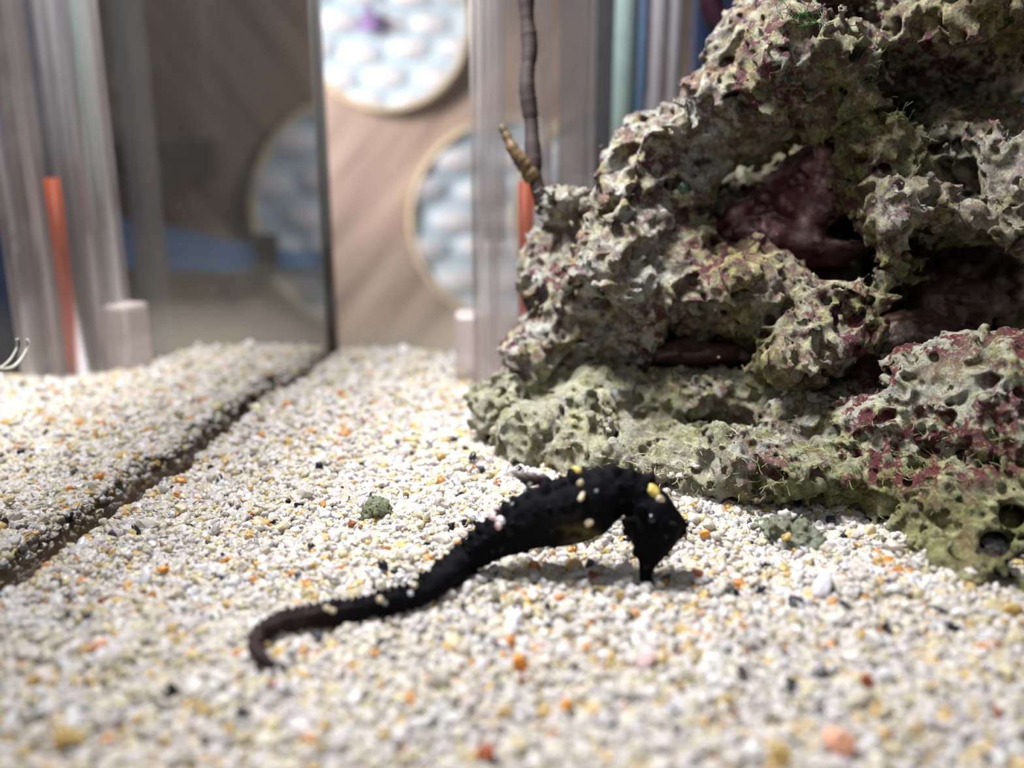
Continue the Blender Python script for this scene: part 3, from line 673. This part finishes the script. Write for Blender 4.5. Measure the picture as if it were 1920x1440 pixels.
    dg = N('GeometryNodeDeleteGeometry'); L(gi.outputs[0], dg.inputs[0]); L(na('isg', 'FLOAT'), dg.inputs['Selection'])
    L(dg.outputs[0], j2.inputs[0]); L(iop.outputs[0], j2.inputs[0]); L(j2.outputs[0], go.inputs[0])
    md = ob.modifiers.new('grains', 'NODES'); md.node_group = ng
    tag(ob, 'bed of white, cream and orange coral sand covering the tank bottom', 'sand', kind='stuff')
sand()

# ------------------------------------------------------------------ seahorse
TAIL = [(509, 1247, 7), (489, 1233, 10), (477, 1212, 11), (481, 1193, 12), (500, 1177, 13.5), (530, 1166, 15), (568, 1158, 17), (621, 1149, 18), (674, 1142, 19), (727, 1130, 20),
        (770, 1117, 21), (813, 1096, 23), (846, 1071, 25), (870, 1051, 26)]
BODY = [(899, 1029, 31), (930, 1010, 37), (971, 990, 44), (1010, 971, 53), (1060, 962, 60), (1100, 945, 60), (1140, 925, 47), (1172, 918, 38), (1196, 926, 37)]
HEAD = [(1210, 946, 42), (1222, 968, 50), (1226, 992, 49), (1225, 1014, 37), (1217, 1036, 25), (1212, 1056, 17), (1211, 1074, 13.5), (1211, 1086, 13), (1212, 1092, 14)]
def pix_chain():
    out = []
    for (x, y, r) in TAIL:
        d = 6.5
        for _ in range(6):
            g = G(x, y+r*0.8, 0.06); d = float((g-CP)@AF)
        out.append((x, y, r, d))
    ds = out[-1][3]; g = G(1212, 1100); de = float((g-CP)@AF)
    L_ = BODY+HEAD
    for i, (x, y, r) in enumerate(L_): t = (i+1)/len(L_); out.append((x, y, r, ds*(1-t)+de*t))
    return np.array(out)
ch = pix_chain(); print('seahorse depth', ch[:, 3].round(2))
dense = curve_pts(ch, 900)
# resample by pixel length so rings are evenly spaced
sl = np.concatenate([[0], np.cumsum(np.hypot(np.diff(dense[:, 0]), np.diff(dense[:, 1])))])
ns = int(sl[-1]/1.6); t_ = np.linspace(0, sl[-1], ns); D = np.stack([np.interp(t_, sl, dense[:, i]) for i in range(4)], 1)
spacing = np.interp(D[:, 2], [8, 20, 45, 60], [9, 15, 21, 24]); ph = np.cumsum(1.6/spacing)
cen = np.stack([(D[:, 0]-960)/FPX*D[:, 3], -(D[:, 1]-720)/FPX*D[:, 3], D[:, 3]], 1); rad = D[:, 2]*(1+0.10*(D[:, 0] < 850))/FPX*D[:, 3]
tail_n = int(np.argmin(np.hypot(D[:, 0]-870, D[:, 1]-1051))); head_n = int(np.argmin(np.hypot(D[:, 0]-1205, D[:, 1]-935)))
amp = np.where(np.arange(ns) > head_n, 0.0, 0.085)*sm(10, 15, D[:, 2])
rad_m = rad*(1-amp+amp*2*np.abs((ph % 1)-0.5)*1.6)
hh = 0.0085
fd = Field(cen.min(0)-0.42, cen.max(0)+0.42, hh, 1)
fd.balls(cen, rad_m, 'min', 0.82)
spp, spr = [], []
tan = np.gradient(cen[:, :2], axis=0); tan /= np.linalg.norm(tan, axis=1)[:, None]; nrm = np.stack([-tan[:, 1], tan[:, 0]], 1)   # 'up' side
cr = np.flatnonzero(np.diff(np.floor(ph)) > 0)
for i in cr:
    if i > head_n or D[i, 2] < 11: continue
    big = 1.0+0.35*((int(ph[i]) % 3) == 0)
    for a, ln in ((90, 1.0), (62, 1.0), (20, 0.6), (-25, 0.6), (-70, 0.55), (118, 1.0), (160, 0.6), (-110, 0.55)):
        ca, sa = math.cos(math.radians(a)), math.sin(math.radians(a)); base = rad[i]
        hgt = ln*big*np.interp(D[i, 2], [12, 20, 50], [3.2, 5.8, 10.5])/FPX*D[i, 3]
        dirv = np.array([nrm[i, 0]*sa, nrm[i, 1]*sa, -ca*0.82]); 
        if D[i, 0] < 880 and sa < 0: hgt *= 1.3
        for q in np.linspace(0, 1, 4): spp.append(cen[i]+dirv*(base*0.93+hgt*q)); spr.append(max(0.0125, (1-q*0.6)*hgt*0.95))
def spine(p0, p1, r0, r1, n=12):
    d = D[head_n, 3]
    for q in np.linspace(0, 1, n):
        x = p0[0]*(1-q)+p1[0]*q; y = p0[1]*(1-q)+p1[1]*q; dd = d+(p0[2]*(1-q)+p1[2]*q if len(p0) > 2 else 0)
        spp.append(np.array([(x-960)/FPX*dd, -(y-720)/FPX*dd, dd])); spr.append((r0*(1-q)+r1*q)/FPX*dd)
spine((1240, 975), (1289, 984), 30, 4); spine((1235, 965), (1266, 953), 20, 4); spine((1240, 1000), (1277, 1007), 20, 4); spine((1232, 1015), (1254, 1043), 17, 4)
spine((1240, 990), (1283, 998), 18, 5); spine((1180, 980, -0.1), (1166, 975, -0.2), 12, 4); spine((1200, 1035), (1190, 1040), 12, 3); spine((1222, 1050), (1231, 1056), 8, 3)
spine((1205, 925), (1219, 922), 12, 4); spine((1205, 960, -0.1), (1196, 950, -0.28), 12, 4); spine((1240, 985, 0), (1268, 985, -0.2), 12, 4); spine((1200, 985, 0), (1172, 998, 0), 22, 6)
fd.balls(np.array(spp), np.array(spr), 'add')
fd.f += 0.004*gnoise(fd.f.shape, 0.045/hh, rng)
V, F = nets(fd.f, fd.lo, hh); Wv = cam2w(V)
px = 960+FPX*V[:, 0]/V[:, 2]
def sea_mat(name, dark, light):
    m, nt, b, o = M(name); t = NT(nt); co = t.obj()
    tail = t.attr('tail').outputs['Fac']
    c = t.mix(tail, dark, light)
    sp = t.ramp(t.noise(co, 9, 2, 0.5, 2), [(0.70, 0.0), (0.76, 0.6)]); c = t.mix(sp, c, (0.10, 0.09, 0.06))
    bl = t.attr('belly').outputs['Fac']; c = t.mix(t.math('MULTIPLY', t.ramp(t.noise(co, 7, 3, 0.6, 8), [(0.45, 0.0), (0.65, 1.0)]), bl), c, (0.10, 0.085, 0.03))
    t.l(c, b.inputs['Base Color']); b.inputs['Roughness'].default_value = 0.75; b.inputs['Specular IOR Level'].default_value = 0.06
    t.l(t.bump(t.noise(co, 40, 4, 0.6), 0.4, 0.02), b.inputs['Normal']); return m
m_sea = sea_mat('black_seahorse_skin', (0.0022, 0.0022, 0.0032), (0.026, 0.017, 0.018))
py = 720-FPX*V[:, 1]/V[:, 2]
root = empty('seahorse', (float(Wv[:, 0].mean()), float(Wv[:, 1].mean()), float(Wv[:, 2].min())))
mesh('body', Wv, F, m_sea, root, attrs={'tail': 1-sm(560, 700, px), 'belly': np.exp(-((px-1095)/45)**2-((py-1005)/22)**2)})
dh = D[head_n, 3]
# dorsal fin, folded back
def fin_mat():
    m, nt, b, o = M('dorsal_fin_membrane'); t = NT(nt); nt.nodes.remove(b)
    tr = t.n('ShaderNodeBsdfTransparent'); tr.inputs[0].default_value = (0.85, 0.8, 0.75, 1)
    df = t.n('ShaderNodeBsdfDiffuse'); f = t.attr('edge').outputs['Fac']
    t.l(t.mix(f, (0.016, 0.008, 0.007), (0.50, 0.46, 0.44)), df.inputs[0])
    ms = t.n('ShaderNodeMixShader'); t.l(t.ramp(f, [(0.35, 1.0), (1.0, 0.45)]), ms.inputs[0]); t.l(tr.outputs[0], ms.inputs[1]); t.l(df.outputs[0], ms.inputs[2]); t.l(ms.outputs[0], o.inputs['Surface']); return m
nb_, no_ = 26, 12; V = []; ed = []
di = float(D[np.argmin(np.hypot(D[:, 0]-1010, D[:, 1]-971)), 3])
for i in range(nb_):
    s = i/(nb_-1); b0 = np.array([988+52*s, 914-10*s]); tip = np.array([948+70*s, 880+9*s+5*math.sin(s*24)*0.4])
    for j in range(no_):
        q = j/(no_-1); p = b0*(1-q)+tip*q+np.array([0, -7*q*(1-q)]); V.append(P(p[0], p[1], di+0.0015*math.sin(i*1.6)+0.02*q)); ed.append(min(1.0, q**3.5*1.1*(1.1-0.6*s)))
F = [(i*no_+j, (i+1)*no_+j, (i+1)*no_+j+1, i*no_+j+1) for i in range(nb_-1) for j in range(no_-1)]
fo = mesh('dorsal_fin', V, F, fin_mat(), root, attrs={'edge': ed}); sd_ = fo.modifiers.new('thick', 'SOLIDIFY'); sd_.thickness = 0.006
tag(fo, 'translucent brown dorsal fin')
def ball(name, c, r, mat, parent=None, sq=(1, 1, 1), n=3, lump=0.0, seed=0, **kw):
    bm = bmesh.new(); bmesh.ops.create_icosphere(bm, subdivisions=n, radius=1.0); rr = np.random.default_rng(seed)
    V = np.array([v.co for v in bm.verts]); F = [tuple(v.index for v in f.verts) for f in bm.faces]; bm.free()
    if lump:
        dr = rr.normal(size=(7, 3)); dr /= np.linalg.norm(dr, axis=1)[:, None]
        for k in range(7): V = V-np.clip(V@dr[k]-0.72, 0, 1)[:, None]*dr[k]*lump*2
        V *= (1+0.06*np.sin(V[:, :1]*3+rr.random()*6)*np.cos(V[:, 1:2]*4+rr.random()*6))
    A, _ = np.linalg.qr(rr.normal(size=(3, 3))) if lump else (np.eye(3), 0)
    V = (V*np.asarray(sq))@A.T*r
    c = tuple(float(q) for q in c)
    return mesh(name, V+np.asarray(c), F, mat, parent, origin=None if parent is not None else c, **kw)
m_eye, nt_, b_, o_ = M('black_glossy_eye'); b_.inputs['Base Color'].default_value = (0.004, 0.004, 0.005, 1); b_.inputs['Roughness'].default_value = 0.12
ball('eye', P(1222, 972, dh-0.165), 0.035, m_eye, root)
tag(root, 'black seahorse stretched over the sand, head down, tail curled at its tip', 'seahorse')

# ------------------------------------------------------------------ loose grains and pebbles that stand out
def pebm(name, col, tl=0.25, rough=0.3):
    m, nt, b, o = M(name); t = NT(nt); c = t.ramp(t.noise(t.obj(), 9, 3, 0.6), [(0.35, tuple(x*0.72 for x in col)), (0.65, col)])
    t.l(c, b.inputs['Base Color']); b.inputs['Roughness'].default_value = rough
    x = t.n('ShaderNodeBsdfTranslucent'); t.l(c, x.inputs[0]); ms = t.n('ShaderNodeMixShader'); ms.inputs[0].default_value = tl
    t.l(b.outputs[0], ms.inputs[1]); t.l(x.outputs[0], ms.inputs[2]); t.l(ms.outputs[0], o.inputs['Surface']); return m
pm = {'white': pebm('white_grain', (0.85, 0.85, 0.90)), 'cream': pebm('cream_grain', (0.76, 0.66, 0.46)), 'yellow': pebm('yellow_grain', (0.80, 0.62, 0.16)), 'orange': pebm('orange_grain', (0.85, 0.38, 0.06)),
      'black': pebm('black_grain', (0.012, 0.015, 0.022), 0.0), 'salmon': pebm('salmon_pebble', (0.85, 0.46, 0.30)), 'rust': pebm('rust_grain', (0.42, 0.12, 0.05)), 'grey': pebm('grey_grain', (0.30, 0.31, 0.33), 0.1), 'pink': pebm('pink_grain', (0.85, 0.62, 0.62))}
LOOSE = [  # px, py, radius px, colour, squash, label
    (1570, 1392, 34, 'salmon', (1, 1, .85), 'blurred salmon-pink round pebble at the bottom front right'),
    (274, 1086, 20, 'white', (1.3, 1, .5), 'bright white flat shell flake on the sand at left, level with the seahorse head'),
    (255, 998, 11, 'black', (1.3, .8, .7), 'black oblong grain on the left sand near the glass'),
    (306, 1070, 10, 'orange', (1.2, .8, .7), 'orange grain touching the bright white shell flake'),
    (885, 860, 10, 'black', (1.3, .8, .7), 'dark blurred grain far back beside the foot of the rock'),
    (867, 1087, 9, 'black', (1.3, .8, .9), 'black grain directly under the base of the tail'),
    (975, 1245, 20, 'orange', (1.4, .8, .7), 'large amber grain on the sand below the seahorse belly'),
    (1061, 1325, 14, 'orange', (1, 1, .8), 'round orange grain in the front centre of the sand'),
    (455, 1337, 15, 'black', (1.4, .8, .8), 'black grain on the front sand below the curled tail tip'),
    (186, 1213, 14, 'salmon', (1.2, .9, .8), 'coral-pink grain on the sand left of the tail tip'),
    (962, 1166, 17, 'white', (1.5, .9, .7), 'white smooth oval grain under the middle of the trunk'),
    (585, 1026, 9, 'black', (1, .8, .8), 'round black grain on the sand above the middle of the tail'),
    (1320, 1002, 12, 'orange', (1.2, .9, .8), 'orange grain just right of the seahorse crown'),
    (1660, 1176, 12, 'black', (1.6, .7, .7), 'dark bent grain on the sand at right below the rock'),
    (1626, 1280, 15, 'rust', (1.2, .9, .8), 'rust-red grain on the front right sand'),
    (1428, 1107, 10, 'black', (1.2, .8, .8), 'small black grain below the sunken rock fragment'),
    (1540, 1100, 24, 'white', (1.5, .9, .7), 'big clear white grain below the sunken rock fragment'),
    (910, 1415, 20, 'rust', (.9, .9, 1.1), 'brown grain at the bottom edge of the sand, centre'),
    (1390, 1258, 14, 'black', (1.1, .8, .8), 'black grain right of centre on the front sand'),
    (545, 1230, 16, 'grey', (1.2, .9, .7), 'grey grain lying inside the curl of the tail tip'),
    (1110, 1168, 9, 'rust', (1, .8, .8), 'dark red-brown grain left below the snout tip'),
    (1210, 1240, 20, 'pink', (1.5, .9, .7), 'pinkish white grain on the sand below the snout'),
]
for i, (x, y, r, c_, sq, lab) in enumerate(LOOSE):
    g = G(x, y+r*0.3, 0.03); d = float((g-CP)@AF); R_ = r/FPX*d; p = g+np.array([0, 0, 0.01+R_*0.3])
    tag(ball('pebble' if r > 30 else 'sand_grain', p, R_, pm[c_], None, sq, 3, 0.55, 100+i), lab, 'pebble' if r > 30 else 'grain', 'loose grains that stand out on the sand')
def dep(x, y): return float(D[np.argmin(np.hypot(D[:, 0]-x, D[:, 1]-y)), 3])
STUCK = [
    (1083, 884, 13, 0.0, 'yellow', 'amber yellow grain on top of the back of the seahorse'), (1088, 905, 7, -0.22, 'cream', 'pale small grain just below the amber grain on the back'),
    (1222, 922, 17, -0.08, 'yellow', 'yellow grain stuck on the nape between neck and crown'), (1236, 940, 12, -0.1, 'cream', 'cream grain under the yellow grain on the nape'),
    (925, 968, 12, -0.05, 'pink', 'pinkish grain perched on the lower back, upper of three'), (938, 976, 11, -0.16, 'white', 'whitish grain on the lower back between two pink ones'), (934, 986, 8, -0.2, 'pink', 'small pinkish grain on the lower back, lowest of three'),
    (1090, 932, 8, -0.27, 'cream', 'long cream grain on the side of the seahorse trunk'), (1104, 981, 9, -0.27, 'cream', 'cream grain on the seahorse belly'),
    (994, 908, 5, -0.16, 'grey', 'tiny grey grain below the dorsal fin'), (984, 919, 4.5, -0.18, 'grey', 'tiny grey grain at the edge of the back behind the dorsal fin'),
    (776, 1098, 9, -0.06, 'cream', 'cream grain on the tail, nearest the trunk'), (770, 1112, 6, -0.11, 'white', 'small white grain on the tail under a cream one'),
    (712, 1124, 8, -0.07, 'cream', 'cream grain on the middle of the tail'), (722, 1131, 6, -0.1, 'grey', 'small grey grain on the middle of the tail'),
    (613, 1140, 7, -0.07, 'cream', 'cream grain on the tail near its curled end'), (624, 1145, 6, -0.09, 'cream', 'small pale grain on the tail near the curled end, touching a cream one'),
    (960, 945, 4, -0.15, 'grey', 'tiny grey grain on the back above the pink grains'), (1118, 921, 4, -0.25, 'grey', 'tiny grey speck grain high on the trunk side'),
]
for i, (x, y, r, dz, c_, lab) in enumerate(STUCK):
    d = dep(x, y)+dz; p = P(x, y, d); sq = (1.7, .8, .8) if 'long' in lab else (1, .85, .8)
    tag(ball('sand_grain', p, r/FPX*d, pm[c_], None, sq, 3, 0.5, 300+i), lab, 'grain', 'grains clinging to the seahorse')

# ------------------------------------------------------------------ bubbles and hair algae on the rock
from mathutils.bvhtree import BVHTree
def bvh(o):
    me = o.data; L_ = np.array(o.location); return BVHTree.FromPolygons([tuple(np.array(v.co)+L_) for v in me.vertices], [tuple(p.vertices) for p in me.polygons])
BU, BL = bvh(rock_up), bvh(rock_lo)
def hit(B, px, py):
    r = Vector(rdir(px, py)).normalized(); h_ = B.ray_cast(Vector(CP), r); return h_
m_bub = acrylic('gas_bubble', edge=(0.75, 0.8, 0.7), body=0.05, rim=0.6, power=3)
m_gbub, nt_, b_, o_ = M('green_bubble_algae'); b_.inputs['Base Color'].default_value = (0.03, 0.075, 0.045, 1); b_.inputs['Roughness'].default_value = 0.08
for (x, y, r, mt, nm, lab, ct) in ((1282, 352, 13, m_gbub, 'bubble_algae', 'glossy dark green algae bubble in a pocket of the large rock', 'algae'),
                         (1815, 434, 14, m_bub, 'gas_bubble', 'clear gas bubble hanging under the ledge of the large rock', 'bubble')):
    h_ = hit(BU, x, y); d = float((np.array(h_[0])-CP)@AF) if h_[0] else 8.2
    tag(ball(nm, P(x, y, d-0.03), r/FPX*d, mt), lab, ct)
def hairs(name, B, cx, cy, sx, sy, n, ln, rad, col, bias, label, seed):
    r = np.random.default_rng(seed); V = []; F = []; k0 = 0; org = None
    for _ in range(n):
        h_ = hit(B, cx+r.normal()*sx, cy+r.normal()*sy)
        if h_[0] is None: continue
        p = np.array(h_[0]); nn = np.array(h_[1]); 
        if nn@(CP-p) < 0: nn = -nn
        org = p if org is None else org
        d = nn*0.6+np.array(bias)+r.normal(size=3)*0.5; d /= np.linalg.norm(d); L_ = ln*(0.5+r.random()); pts = [p-nn*0.02]
        for s in range(7):
            pts.append(pts[-1]+d*L_/7); d = d+r.normal(size=3)*0.28; d /= np.linalg.norm(d)
        v, f = tube_mesh(pts, np.linspace(rad, rad*0.45, 8), 4, False); V.append(v); F += [tuple(q+k0 for q in ff) for ff in f]; k0 += len(v)
    m = plain(name+'_mat', col, 0.5, 0.3, 6)
    return tag(mesh(name, np.concatenate(V), F, m, origin=tuple(float(q) for q in org)), label, 'algae', kind='stuff')
hairs('hair_algae', BU, 1520, 35, 20, 8, 70, 0.13, 0.005, (0.04, 0.11, 0.03), (-0.5, 0, 0.3), 'bright green hair algae tuft near the top of the large rock', 1)
hairs('hair_algae', BU, 1650, 180, 90, 40, 300, 0.12, 0.005, (0.06, 0.09, 0.03), (0, 0, 0.4), 'dull green algae fuzz in the shaded recess right of the red knob', 2)
hairs('hair_algae', BL, 1230, 880, 70, 30, 170, 0.13, 0.0035, (0.55, 0.55, 0.46), (0, 0, 0.2), 'pale wispy algae threads on the lower rock above the seahorse head', 3)
hairs('hair_algae', BL, 1560, 880, 170, 60, 500, 0.10, 0.0045, (0.17, 0.22, 0.08), (0, 0, -0.1), 'olive green algae fuzz along the lower edge of the low rock', 4)
